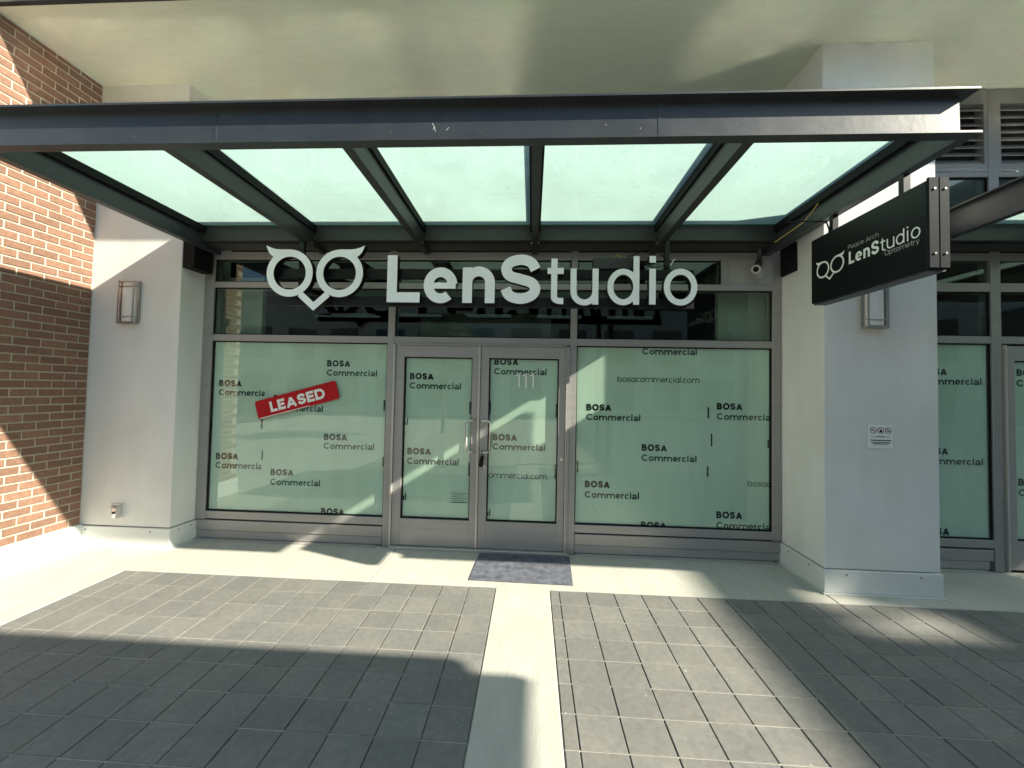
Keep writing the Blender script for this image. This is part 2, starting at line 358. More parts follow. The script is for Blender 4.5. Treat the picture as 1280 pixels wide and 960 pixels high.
# ================================================================== SETTING
g = tag(obj('ground', B(-80, 80, -80, 60, -.30, -.06), 'asphalt'), kind='structure')
pv = tag(obj('pavement', B(-12, 20, -14, 3.99, -.055, -.014), 'sand'), kind='structure')
def slab(x0, x1, y0, y1, parent=pv):
    obj('concrete_slab', B(x0, x1, y0, y1, -.05, 0), 'concrete', parent, bevel=.004)
J = .003
slab(-12, -3.53, -14, 3.25 - J); slab(-4.55, -1.35 - J, 3.25 + J, 3.985); slab(-1.35 + J, 2.47 - J, 3.25 + J, 3.985)
slab(2.47 + J, 3.40 - J, 3.25 + J, 3.985); slab(3.40 + J, 7.6, 3.25 + J, 3.985); slab(7.6 + .006, 20, 3.25 + J, 3.985)
slab(-.265, .176, 1.1, 3.25 - J); slab(-.265, .176, -1.6, 1.094); slab(-.265, .176, -14, -1.606)
# pavers
PX, PY = .2215, .2012
def paver_mesh(w, d, k):
    mb = MB(); e = .0025; a, b = w / 2, d / 2
    for i in range(1):
        lo = [(-a, -b), (a, -b), (a, b), (-a, b)]; hi = [(-a + e, -b + e), (a - e, -b + e), (a - e, b - e), (-a + e, b - e)]
        k0 = len(mb.v); mb.v += [(x, y, -.03) for x, y in lo] + [(x, y, -e) for x, y in lo] + [(x, y, 0) for x, y in hi]
        mb.f.append((k0 + 8, k0 + 9, k0 + 10, k0 + 11))
        for j in range(4):
            n = (j + 1) % 4; mb.f += [(k0 + j, k0 + n, k0 + 4 + n, k0 + 4 + j), (k0 + 4 + j, k0 + 4 + n, k0 + 8 + n, k0 + 8 + j)]
        mb.mi = [0] * 9
    me = bpy.data.meshes.new('paver'); me.from_pydata(mb.v, [], mb.f); me.materials.append(M['paver']); me.materials.append(M['sand'])
    for p, i in zip(me.polygons, mb.mi): p.material_index = i
    return me, mb
def visible(x, y):
    d = Vector((x, y, -1.65)); zc = d.dot(RZ)
    if zc <= .2: return False
    px = 640 + 482 * d.dot(RX) / zc; py = 472.2 + 482 * d.dot(RY) / zc
    return -70 < px < 1350 and py < 1020
cells = []
def colset(xs, ph):
    for i, (x0, x1) in enumerate(xs):
        for j in range(-30, 18):
            y1 = 3.243 - j * PY
            if y1 > 3.25: continue
            cells.append((x0, x1, y1 - PY, y1))
colset([(.180, .2525)] + [(.2525 + i * PX, .2525 + (i + 1) * PX) for i in range(24)], 0)
colset([(-.268 - (i + 1) * PX, -.268 - i * PX) for i in range(14)] + [(-3.527, -.268 - 14 * PX)], 0)
vis = [c for c in cells if visible((c[0] + c[1]) / 2, (c[2] + c[3]) / 2)]
vis.sort(key=lambda c: ((c[0] + c[1]) / 2) ** 2 + ((c[2] + c[3]) / 2) ** 2)
visset = set(vis[:290])
meshes = {}
rest = MB()
for c in cells:
    w = round(c[1] - c[0] - .0065, 4); d = round(c[3] - c[2] - .0034, 4)
    if (w, d) not in meshes: meshes[(w, d)] = paver_mesh(w, d, 0)
    me, pm = meshes[(w, d)]; cx, cy_ = (c[0] + c[1]) / 2 + random.uniform(-.0008, .0008), (c[2] + c[3]) / 2 + random.uniform(-.0008, .0008)
    dz = random.uniform(-.0012, .0008)
    if c in visset:
        o = bpy.data.objects.new('paver', me); COL.objects.link(o); o.parent = pv; o.location = (cx, cy_, dz)
        o.rotation_euler = (random.uniform(-.003, .003), random.uniform(-.003, .003), random.uniform(-.003, .003))
    else:
        k = len(rest.v); rest.v += [(v[0] + cx, v[1] + cy_, v[2] + dz) for v in pm.v]; rest.f += [tuple(k + i for i in f) for f in pm.f]; rest.mi += pm.mi
tag(obj('paver_field', rest, ['paver', 'sand'], pv), kind='stuff')
js = MB()
for j in range(18):
    yy = 3.243 - j * PY
    for x0, x1 in ((-3.52, -.27), (.182, 5.5)): js.box(x0, x1, yy - .004, yy + .004, -.03, -.0032)
tag(obj('joint_sand', js, 'sand', pv), kind='stuff')

# ------------------------------------------------------------------ retail building (upper storey, soffit, interior)
rb = thing('retail_building', 'pale rendered building whose upper storey overhangs the shop fronts', 'building', (0, 4.1, 0))
obj('upper_wall', B(-4.49, 20, 2.86, 12, 4.745, 13), 'stucco', rb)
obj('soffit', B(-4.497, 20, 2.863, 11.9, 4.715, 4.742), 'soffit', rb)
obj('drip_edge', B(-4.497, 20, 2.825, 2.862, 4.717, 4.744), 'steel', rb)
obj('wall_trim', B(-4.496, -4.484, 2.88, 3.688, 4.703, 4.7125), 'flash', rb)
it = MB(); it.box(-4.2, 20, 9.0, 9.1, -.05, 4.7); it.box(-4.3, -4.2, 4.1, 9.1, -.05, 4.7); it.box(-4.3, 20, 4.07, 9.1, 3.55, 3.6); it.box(-4.3, 20, 4.07, 9.1, -.06, -.01)
it.box(2.9, 3.0, 4.1, 9.0, 0, 3.5)
obj('interior_shell', it, 'dark', rb)
for a in ((-3.52, -3.04, 4.16, 4.22, .02, 2.85), (1.95, 2.6, 4.16, 4.22, .02, 2.9), (3.95, 4.3, 5.2, 5.3, 0, 3)): obj('interior_partition', B(*a), 'plaster', rb)
for k in range(5): obj('ceiling_rail', B(-2.8 + k * .95, -2.2 + k * .95, 5.2, 5.28, 2.62, 2.66), 'plaster', rb)
for a in ((-2.9, 1.8, 5.6, 5.9, 2.95, 3.2), (-2.85, -2.0, 4.9, 4.94, 2.55, 2.575), (-1.9, 0.3, 6.4, 6.6, 2.5, 2.9)): obj('ceiling_duct', B(*a), 'plaster', rb)

# ------------------------------------------------------------------ brick wall on the left
bw = thing('brick_wall', 'red brick side wall with pale mortar and white stone base at the left', 'wall', (-4.5, 3.0, 0))
obj('mortar_core', B(-4.9, -4.507, 2.25, 3.688, .0, 4.9), 'mortar', bw)
obj('stone_base', MB().prism([(-4.9, 0.001), (-4.462, 0.001), (-4.462, .085), (-4.466, .088), (-4.466, .185), (-4.478, .212), (-4.9, .212)], 1, 2.24, 3.688), 'flash', bw, bevel=.003)
ZP, LP = .0755, .1935
def brick_mesh(L, k):
    r = random.Random(k); mb = MB(); e = .003; hz = (ZP - .0138) / 2; hl = (L - .0138) / 2
    c = [(-hl, -hz), (hl, -hz), (hl, hz), (-hl, hz)]; c = [(a + r.uniform(-.0012, .0012), b + r.uniform(-.0012, .0012)) for a, b in c]
    i = [(a * (1 - e / hl), b * (1 - e / hz)) for a, b in c]
    mb.v = [(-.012, a, b) for a, b in c] + [(-e * .7, a, b) for a, b in c] + [(r.uniform(-.0006, .0006), a, b) for a, b in i]
    mb.f = [(8, 9, 10, 11)]
    for j in range(4):
        n = (j + 1) % 4; mb.f += [(j, n, 4 + n, 4 + j), (4 + j, 4 + n, 8 + n, 8 + j)]
    mb.mi = [0] * 9
    me = bpy.data.meshes.new('brick'); me.from_pydata(mb.v, [], mb.f); me.materials.append(M['brick']); return me, mb
full = [brick_mesh(LP, k) for k in range(6)]; half = [brick_mesh(LP / 2, 50 + k) for k in range(3)]
rest = MB(); nb = 0
for r in range(60):
    z = .212 + (r + .5) * ZP
    y = 3.687; first = True
    while y > 2.35:
        L = LP / 2 if (first and r % 2 == 0) else LP
        me, bm_ = random.choice(half if L < LP else full)
        yc = y - L / 2
        if y > 2.86 and nb < 298:
            o = bpy.data.objects.new('brick', me); COL.objects.link(o); o.parent = bw; o.location = (random.uniform(-.0008, .0008), yc - 3.0, z); nb += 1
        else:
            k = len(rest.v); rest.v += [(v[0] - 4.5, v[1] + yc, v[2] + z) for v in bm_.v]; rest.f += [tuple(k + i for i in f) for f in bm_.f]; rest.mi += bm_.mi
        y -= L; first = False
tag(obj('brick_field', rest, 'brick', bw), kind='stuff')

# ------------------------------------------------------------------ pillars
def pillar(label, x0, x1, y0, slant=0):
    t = thing('pillar', label, 'pillar', ((x0 + x1) / 2, y0, 0))
    poly = [(x0, y0), (x1, y0), (x1 + slant, 3.945), (x1 + slant, 4.3), (x0, 4.3)]
    obj('shaft', MB().prism(poly, 2, .208, 4.714), 'stucco', t, bevel=.004)
    k = .012
    poly = [(x0 - (k if x0 > 0 else 0), y0 - k), (x1 + k, y0 - k), (x1 + slant + k, 3.93), (x1 + slant + k, 4.2), (x0 - (k if x0 > 0 else 0), 4.2)]
    obj('base_flashing', MB().prism(poly, 2, .014, .200), 'flash', t, bevel=.003)
    poly = [(a - (k if a < (x0 + x1) / 2 and x0 > 0 else 0) + (k if a > (x0 + x1) / 2 else 0), b - (k if b < 3.8 else 0)) for a, b in poly]
    obj('base_flange', MB().prism(poly, 2, .001, .012), 'flash', t)
    for u in (.18, .82):
        for zz in (.165,):
            obj('rivet', MB().tube([(x0 + (x1 - x0) * u, y0 - k - .004, zz), (x0 + (x1 - x0) * u, y0 - k + .004, zz)], .006), 'black', t)
    for u in (.3, .8):
        yy = y0 + (3.95 - y0) * u
        if x0 > 0: obj('rivet', MB().tube([(x0 - k - .004, yy, .165), (x0 - k + .004, yy, .165)], .006), 'black', t)
        else: obj('rivet', MB().tube([(x1 + slant * u + k - .004, yy, .165), (x1 + slant * u + k + .005, yy, .165)], .006), 'black', t)
    return t
pillar('cream rendered pillar between the brick wall and the shop window', -4.62, -3.56, 3.69, .02)
pillar('pale rendered pillar right of the window behind the hanging black sign', 2.474, 3.392, 3.40)

# ------------------------------------------------------------------ shop fronts
YF = 3.95; YG = 3.978; YP = 3.988
fm = lambda yy: (lambda u, v, n: (u, yy - n, v))
def bar(p, x0, x1, z0, z1, name='frame_bar', y0=YF, y1=4.06, mt='alu', bev=.0025): return obj(name, B(x0, x1, y0, y1, z0, z1), mt, p, bevel=bev)
def gasket(p, x0, x1, z0, z1):
    mb = MB(); y0, y1, w = YG - .012, YG + .001, .009
    mb.box(x0, x1, y0, y1, z0, z0 + w); mb.box(x0, x1, y0, y1, z1 - w, z1); mb.box(x0, x0 + w, y0, y1, z0 + w, z1 - w); mb.box(x1 - w, x1, y0, y1, z0 + w, z1 - w)
    obj('gasket', mb, 'black', p)
def pane(p, x0, x1, z0, z1, mt='glass', name='window_pane', y=YG):
    o = obj(name, B(x0 + .002, x1 - .002, y, y + .006, z0 + .002, z1 - .002), mt, p); return o
def film(p, x0, x1, z0, z1, y=YP, seam=None):
    f = obj('window_film', B(x0 + .012, x1 - .012, y, y + .002, z0 + .012, z1 - .012), 'film', p)
    if seam: obj('window_film', B(seam, x1 - .012, y - .0012, y - .0004, z0 + .012, z1 - .012), 'film', p)
    return f
RR = (RX, RY, RZ)
def px(x, y, yy=3.985):
    """photo pixel -> point on the plane Y = yy (used to measure where the print sits on the shop window)"""
    a, b = (x - 640) / 482, (y - 472.2) / 482; d = RX * a + RY * b + RZ; t = yy / d.y
    return d.x * t, 1.65 + d.z * t
def logo_text(p, x, ybo, yco, xend=None, yend=None, clipx=None, clipz=None, bosa=True, com=True, clipx0=None, wide=None, yplane=YP - .002):
    """one 'BOSA / Commercial' print whose left end, baselines were measured"""
    u, v = px(x, ybo, yplane); cl = []
    if clipx: cl.append(((px(clipx, ybo, yplane)[0], 0, 0), (1, 0, 0)))
    if clipx0: cl.append(((px(clipx0, ybo, yplane)[0], 0, 0), (-1, 0, 0)))
    if clipz is not None: cl.append(((0, 0, clipz[0]), (0, 0, clipz[1])))
    if bosa: obj('lettering', text_mb('BOSA', u, v, .068, .0175, fm(yplane), total=.252, clip=cl or None), 'ink', p)
    if com:
        v2 = px(x, yco, yplane)[1]; obj('lettering', text_mb('Commercial', u, v2, .066, .0135, fm(yplane), total=.545, clip=cl or None), 'ink2', p)
def dash(p, x, y0, y1, w=.016):
    a = px(x, y0); b = px(x, y1)[1]
    obj('tape_mark', B(a[0] - w / 2, a[0] + w / 2, YP - .003, YP - .001, b, a[1]), 'ink2', p)
def web_text(p, x0, y0, x1, total=None, clip=None, txt='bosacommercial.com'):
    u, v = px(x0, y0, YP - .002); u1 = px(x1, y0, YP - .002)[0]
    obj('lettering', text_mb(txt, u, v, .060, .0068, fm(YP - .002), total=total or (u1 - u), clip=clip), 'ink', p)

sf = thing('shop_front', 'grey aluminium shop front with papered windows and double glass doors beneath the letter sign', 'shop front', (-.54, 3.95, 0))
LX0, LX1, MLa, MLb, MRa, MRb, RXa, RXb = -3.54, -3.432, -1.515, -1.442, .386, .452, 2.384, 2.468
T2a, T2b, T1a, T1b, HDa, HDb = 2.108, 2.178, 2.684, 2.746, 2.99, 3.07
bar(sf, LX0, LX1, .215, 4.70, 'jamb'); bar(sf, RXa, RXb, .215, 4.70, 'jamb')
bar(sf, MLa, MLb, .005, 4.70, 'mullion'); bar(sf, MRa, MRb, .005, 4.70, 'mullion')
for x0, x1 in ((LX1, MLa), (MLb, MRa), (MRb, RXa)):
    for z0, z1 in ((T2a, T2b), (T1a, T1b), (HDa, HDb), (3.83, 3.90)): bar(sf, x0 + .0005, x1 - .0005, z0, z1, 'transom', y0=YF + .002)
bar(sf, 1.886, 1.957, T1b, HDa, 'mullion', y0=YF + .004); obj('infill_panel', B(1.957, RXa, YF + .014, YF + .03, T1b, HDa), 'panel', sf)
for x0, x1 in ((LX1, MLa), (MRb, RXa)):
    bar(sf, x0 + .0005, x1 - .0005, .222, .300, 'sill', y0=YF + .002)
for x0, x1 in ((LX0, MLa - .004), (MRb + .004, RXb)):
    obj('base_panel', B(x0, x1, YF + .006, 4.05, .100, .205), 'alu', sf, bevel=.003); obj('base_panel', B(x0, x1 - .004, YF + .014, 4.05, .016, .096), 'alu', sf, bevel=.003)
    obj('base_gap', B(x0, x1, YF + .03, 4.05, .2055, .2215), 'black', sf)
    obj('floor_flange', B(x0 + .01, x1 - .06, 3.915, 3.965, .001, .013), 'alu_light', sf)
# upper row glass
for x0, x1 in ((LX1, MLa), (MLb, MRa), (MRb, RXa)):
    pane(sf, x0, x1, T2b, T1a, 'glassdark'); gasket(sf, x0, x1, T2b, T1a)
    x2 = min(x1, 1.886) if x1 > 1 else x1
    pane(sf, x0, x2, T1b, HDa, 'glassdark'); gasket(sf, x0, x2, T1b, HDa); pane(sf, x0, x1, HDb, 3.83, 'glassdark')
def louvre(p, x0, x1, z0=3.93, z1=4.56):
    fr = MB(); w = .03
    fr.box(x0, x1, YF + .005, 4.04, z0, z0 + w); fr.box(x0, x1, YF + .005, 4.04, z1, z1 + .15); fr.box(x0, x0 + w, YF + .005, 4.04, z0 + w, z1); fr.box(x1 - w, x1, YF + .005, 4.04, z0 + w, z1)
    L = obj('louvre_panel', fr, 'alu', p)
    obj('louvre_back', B(x0 + w, x1 - w, 4.045, 4.055, z0 + w, z1), 'dark', L)
    n = 8
    for k in range(n):
        z = z0 + w + .015 + k * (z1 - z0 - w) / n
        obj('louvre_slat', MB().prism([(YF + .012, z), (YF + .016, z - .006), (YF + .075, z + .055), (YF + .071, z + .061)], 0, x0 + w + .001, x1 - w - .001), 'alu', L)
for x0, x1 in ((LX1, MLa), (MLb, -.56), (-.52, MRa), (MRb, RXa)): louvre(sf, x0 + .001, x1 - .001)
bar(sf, -.56, -.52, 3.90, 4.70, 'mullion')
# large windows
wL = film(sf, LX1, MLa, .30, T2a, seam=-2.797); pane(sf, LX1, MLa, .30, T2a); gasket(sf, LX1, MLa, .30, T2a)
wR = film(sf, MRb, RXa, .30, T2a, seam=1.80); pane(sf, MRb, RXa, .30, T2a); gasket(sf, MRb, RXa, .30, T2a)
zb = (0, 0, -1)
logo_text(wL, 408.8, 458, 469.5); logo_text(wL, 273.8, 482.6, 494, clipx=331); logo_text(wL, 342, 501.5, 513.5)
logo_text(wL, 404.8, 550, 561); logo_text(wL, 269.6, 573.8, 585, clipx=326.6); logo_text(wL, 338, 594, 606)
logo_text(wL, 401, 643, 655, com=False)
for a in ((328, 563, 575), (327.5, 522, 536), (264, 522, 536), (480.5, 500, 513), (479, 571, 583)): dash(wL, *a)
logo_text(wR, 803, 431, 443, bosa=False, clipz=(T2a - .013, 1)); web_text(wR, 771.8, 477, 874.5)
logo_text(wR, 733, 513, 525); logo_text(wR, 896, 512, 524.5, clipx=962.5); logo_text(wR, 802, 563.5, 576)
logo_text(wR, 731, 609, 622); logo_text(wR, 895.3, 647.6, 660.6, clipx=962.5); logo_text(wR, 801, 660.3, 672, com=False)
u, v = px(934.7, 608); obj('lettering', text_mb('bosac', u, v, .060, .0068, fm(YP - .002), total=.225), 'ink', wR)
for a in ((885.5, 509, 523), (889.5, 542, 558), (884.7, 583, 596), (960.5, 550, 560), (722, 576, 590)): dash(wR, *a)
# doors
def door(x0, x1, gx0, gx1, gz0=.30, gz1=1.968):
    d = obj('door', MB().box(x0, gx0, 3.944, 4.0, .032, 2.086).box(gx1, x1, 3.944, 4.0, .032, 2.086).box(gx0, gx1, 3.9445, 4.0, .032, gz0).box(gx0, gx1, 3.9445, 4.0, gz1, 2.086), 'alu', sf, bevel=.0015)
    f = film(d, gx0, gx1, gz0, gz1); pane(d, gx0, gx1, gz0, gz1, name='door_pane'); gasket(d, gx0, gx1, gz0, gz1)
    obj('kick_seam', B(x0 + .03, x1 - .03, 3.9425, 3.945, .205, .2075), 'panel', d)
    return d
dL = door(-1.418, -.556, -1.330, -.615); dR = door(-.526, .343, -.442, .274)
obj('door_trim', B(-1.440, -1.420, 3.925, 3.99, .02, 2.094), 'alu_light', sf, bevel=.002)
obj('door_trim', B(-.553, -.529, 3.928, 3.99, .03, 2.086), 'alu_light', sf, bevel=.002)
obj('door_trim', B(.346, .384, 3.93, 3.99, .02, 2.094), 'alu', sf, bevel=.002); obj('door_trim', B(.346, .354, 3.922, 3.93, .02, 2.094), 'alu_light', sf)
obj('door_head', B(-1.4195, .3455, 3.93, 3.99, 2.089, 2.106), 'alu', sf, bevel=.002)
obj('threshold', B(-1.43, .38, 3.90, 4.02, .001, .026), 'alu_light', sf, bevel=.003)
obj('interior_sill', B(-1.42, .35, 4.0, 4.05, .03, 2.09), 'dark', sf)
for x_in, x_out, d in ((-.583, -.655, dL), (-.500, -.412, dR)):
    z0, z1 = 1.005, 1.325; s = 1 if x_out > x_in else -1; P = [(x_in, 3.945, z1), (x_in, 3.905, z1), (x_in + s * .006, 3.897, z1), (x_out - s * .03, 3.895, z1)]
    P += [(x_out - s * .012, 3.895, z1 - .006), (x_out, 3.895, z1 - .03), (x_out, 3.895, z0 + .03), (x_out - s * .012, 3.895, z0 + .006), (x_out - s * .03, 3.895, z0), (x_in + s * .006, 3.897, z0), (x_in, 3.905, z0), (x_in, 3.945, z0)]
    obj('door_handle', MB().tube(P, .0105, 10), 'chrome', d, smooth=True)
obj('lock_cylinder', MB().tube([(.31, 3.938, .95), (.31, 3.946, .95)], .016, 14), 'chrome', dR); obj('lock_cylinder', MB().tube([(-.50, 3.938, .93), (-.50, 3.946, .93)], .014, 14), 'chrome', dR)
fL = [c for c in dL.children if c.name.startswith('window_film')][0]; fR = [c for c in dR.children if c.name.startswith('window_film')][0]
def dl(dd, *a, **k): logo_text(dd, *a, **k)
dl(dL, 512.3, 474, 485.7); dl(dL, 509, 567.7, 579.8); dl(dR, 617.8, 456, 468, clipz=(1.968 - .013, 1)); dl(dR, 615.8, 550.4, 562)
u, v = px(607.7, 597); u1 = px(683.6, 597)[0]; obj('lettering', text_mb('commercial.com', u - .02, v, .060, .0068, fm(YP - .002), total=u1 - u + .02, clip=[((-.430, 0, 0), (-1, 0, 0))]), 'ink', dR)
for dd, x, y, cx in ((dL, 503, 531, -1.318), (dL, 500.5, 624.7, -1.318), (dR, 606.5, 513, -.430), (dR, 605.5, 645, -.430)):
    u, v = px(x, y); obj('lettering', text_mb('al', u, v, .066, .0135, fm(YP - .002), clip=[((cx, 0, 0), (-1, 0, 0))]), 'ink2', dd)
for a in ((506, 500, 516), (588, 502, 518), (504, 574, 590), (586.6, 578, 595)): dash(dL, *a, w=.02)
for a in ((612.3, 501, 518), (696, 505, 522), (608.6, 577, 590), (694.6, 581, 598)): dash(dR, *a, w=.02)
u, v = px(643.6, 484, YG - .001); u1 = px(667.4, 484)[0]; nm = MB()
for k in range(3): 
    w_ = .044; x = u + .006 + k * (u1 - u - w_ - .006) / 2
    for pts, c in glyph('1', w_, .148, .016): nm.stroke([(x + a, v + b) for a, b in pts], .017, .001, fm(YG - .0012), c, .0002 * len(pts))
obj('house_number', nm, ['print_white', 'print_white'], dR)
a = px(561, 614.5); b = px(585.4, 629); c = px(585.4, 647)
obj('paper_notice', B(a[0], b[0], YP - .003, YP - .001, c[1], a[1]), 'film', dL)
nt_ = MB()
for k in range(6):
    zz = a[1] - .012 - k * .018; nt_.box(a[0] + .02 + .01 * (k % 3), b[0] - .015 - .02 * ((k * 2) % 3), YP - .0045, YP - .0035, zz - .004, zz)
nt_.box(a[0] + .01, b[0] - .005, YP - .0045, YP - .0035, b[1], b[1] + .006)
obj('notice_print', nt_, 'ink2', dL)

# neighbouring shop front
nf = thing('shop_front', 'grey aluminium shop front right of the pillar, papered window seen past the hanging sign', 'shop front', (6.0, 3.95, 0))
bar(nf, 3.393, 3.46, .215, 4.70, 'jamb')
for mx in (4.435, 5.6, 7.6, 9.6): bar(nf, mx, mx + .092, .005, 4.70, 'mullion')
segs = ((3.46, 4.435), (4.527, 5.6), (5.692, 7.6), (7.692, 9.6))
for i, (x0, x1) in enumerate(segs):
    for z0, z1 in ((2.185, 2.255), (2.69, 2.775), (3.0, 3.07), (3.825, 3.875), (3.88, 3.925)): bar(nf, x0 + .0005, x1 - .0005, z0, z1, 'transom', y0=YF + .002)
    pane(nf, x0, x1, 2.255, 2.69, 'glassdark'); pane(nf, x0, x1, 2.775, 3.0, 'glassdark'); pane(nf, x0, x1, 3.07, 3.825, 'glassdark'); gasket(nf, x0, x1, 2.255, 2.69); gasket(nf, x0, x1, 3.07, 3.825)
    louvre(nf, x0 + .001, x1 - .001, 3.927)
    if i != 1:
        bar(nf, x0 + .0005, x1 - .0005, .225, .300, 'sill', y0=YF + .002)
        f = film(nf, x0, x1, .30, 2.185); pane(nf, x0, x1, .30, 2.185); gasket(nf, x0, x1, .30, 2.185)
        obj('base_panel', B(x0, x1 - .004, YF + .006, 4.05, .100, .205), 'alu', nf, bevel=.003); obj('base_panel', B(x0, x1 - .03, YF + .014, 4.05, .016, .096), 'alu', nf, bevel=.003)
        obj('floor_flange', B(x0, x1 - .06, 3.915, 3.965, .001, .013), 'alu_light', nf)
        if i == 0:
            for xe, y1, y2 in ((1184, 469, 480.7), (1185.6, 568.5, 580.6), (1187, 669, 682)):
                u = px(xe, y1)[0] - .252; v1 = px(xe, y1)[1]; v2 = px(xe, y2)[1]
                obj('lettering', text_mb('BOSA', u, v1, .068, .0175, fm(YP - .002), total=.252), 'ink', f)
                if y2 < 675: obj('lettering', text_mb('Commercial', u, v2, .066, .0135, fm(YP - .002), total=.57), 'ink2', f)
            for a in ((1237, 508, 522), (1238, 590, 606)): dash(f, *a)
dn = obj('door', MB().box(4.55, 4.632, 3.944, 4.0, .032, 2.16).box(5.5, 5.58, 3.944, 4.0, .032, 2.16).box(4.632, 5.5, 3.9445, 4.0, .032, .30).box(4.632, 5.5, 3.9445, 4.0, 2.02, 2.16), 'alu', nf, bevel=.0015)
film(dn, 4.632, 5.5, .30, 2.02); pane(dn, 4.632, 5.5, .30, 2.02, name='door_pane'); gasket(dn, 4.632, 5.5, .30, 2.02)
obj('door_trim', B(4.529, 4.547, 3.925, 3.99, .02, 2.17), 'alu_light', nf, bevel=.002)
for x, y1, y2 in ((1270.6, 470, 483), (1273, 607, 620)): logo_text(dn, x, y1, y2)

# ------------------------------------------------------------------ glass canopy
def canopy(cx, label):
    """steel frame of mitred channels; cx = middle, width 5.77; front flange tip at y 2.10, back at 3.75"""
    t = thing('glass_canopy', label, 'canopy', (cx, 3.93, 3.02), 'glass canopies')
    h = 2.872; xl, xr = cx - h, cx + h; yf, yb = 2.10, 3.92; zb, zt = 3.022, 3.272; f = .066; tw = .012
    # front channel: web + two flanges turned outward, mitred at the ends
    def flange(mb, z0, z1, kind):
        if kind == 'f': mb.prism([(xl, yf), (xr, yf), (xr - f, yf + f), (xl + f, yf + f)], 2, z0, z1)
        if kind == 'l': mb.prism([(xl, yf + .0012), (xl + f - .0008, yf + f), (xl + f - .0008, yb), (xl, yb)], 2, z0, z1)
        if kind == 'r': mb.prism([(xr, yf + .0012), (xr, yb), (xr - f + .0008, yb), (xr - f + .0008, yf + f)], 2, z0, z1)
        return mb
    k = MB(); flange(k, zb, zb + tw, 'f'); flange(k, zt - tw, zt, 'f'); k.box(xl + f, xr - f, yf + f - tw, yf + f, zb + tw, zt - tw)
    fc = obj('front_channel', k, 'steel', t)
    for sx in (-1.38, 1.22): obj('splice_plate', B(cx + sx, cx + sx + .022, yf + f - tw - .002, yf + f - tw + .001, zb + tw, zt - tw), 'steel', fc)
    for kd, x in (('l', xl + f), ('r', xr - f)):
        k = MB(); flange(k, zb + .0005, zb + tw, kd); flange(k, zt - tw, zt - .0005, kd)
        k.box(x - (tw if kd == 'l' else 0) , x + (0 if kd == 'l' else tw), yf + f - tw + .0005, yb, zb + tw, zt - tw)
        obj('side_channel', k, 'steel', t)
    obj('ledger', B(xl + f + .001, xr - f - .001, 3.68, 3.72, 3.085, zt - .03), 'steel_in', t, bevel=.002)
    k = MB(); k.box(xl + f + .001, xr - f - .001, 3.74, 3.90, 3.075, 3.09); k.box(xl + f + .001, xr - f - .001, 3.90, 3.93, 3.075, zt - .01); k.box(xl + f, xr - f, 3.76, 3.775, 3.10, 3.14)
    obj('wall_plate', k, 'steel_in', t)
    ys, ye = yf + f + .001, 3.679; zg = 3.228
    raf = [-1.66 - .54, -1.107 + 0, .004, 1.185]; raf = [-2.215, -1.110, .0055, 1.182]
    edges = [xl + f] + [cx + .54 + r for r in raf] + [xr - f]
    for i, r in enumerate(raf):
        x = cx + .54 + r; w = .031
        k = MB(); k.box(x - w, x + w, ys, 3.90, zb + .004, 3.165)
        rf = obj('rafter', k, 'steel_in', t, bevel=.003)
        obj('rafter_cap', B(x - w - .018, x + w + .018, ys, ye, 3.166, zg - .001), 'black', rf)
        obj('cover_strip', B(x - w - .012, x + w + .012, ys, ye, zg + .013, zg + .040), 'steel', rf)
        obj('bolt', MB().tube([(x - w - .006, 3.64, 3.045), (x + w + .006, 3.64, 3.045)], .008, 8), 'chrome', rf)
    k = MB(); k.box(xl + f + .001, xl + f + .034, ys, ye, 3.166, zg - .001); k.box(xr - f - .034, xr - f - .001, ys, ye, 3.166, zg - .001); k.box(xl + f + .035, xr - f - .035, ys, ys + .03, 3.195, zg - .0012)
    obj('glazing_angle', k, 'black', t)
    for a, b in zip(edges, edges[1:]):
        obj('glass_panel', B(a + .008, b - .008, ys + .004, ye - .002, zg, zg + .012, mi=2, mt=0, mb_=1), ['frost', 'clearg', 'gedge'], t)
    return t
cn = canopy(-.54, 'charcoal steel canopy with five frosted glass panels above the double doors')
for x0, x1 in ((-3.562, -3.44), (2.445, 2.472)):
    obj('wall_bracket', B(x0, x1, 3.70 if x0 < 0 else 3.72, 3.93, 2.815, 3.09), 'black', cn, bevel=.004)
c2 = canopy(3.55 + 2.872, 'charcoal steel glass canopy at the right edge of the photo, beyond the pillar')
for c in (cn, c2): c.rotation_euler.x = -.012 * 1

k = MB()
for P in ([(540, 158), (543, 163), (544, 169)], [(543, 163), (541, 166)], [(557.5, 167), (561, 163.5)], [(800, 164), (801, 165.5)], [(757, 160), (758.5, 161)]):
    k.stroke([px(x, y, 2.1535) for x, y in P], .002, 0, fm(2.1535))
obj('paint_scuff', k, 'print_white', cn)

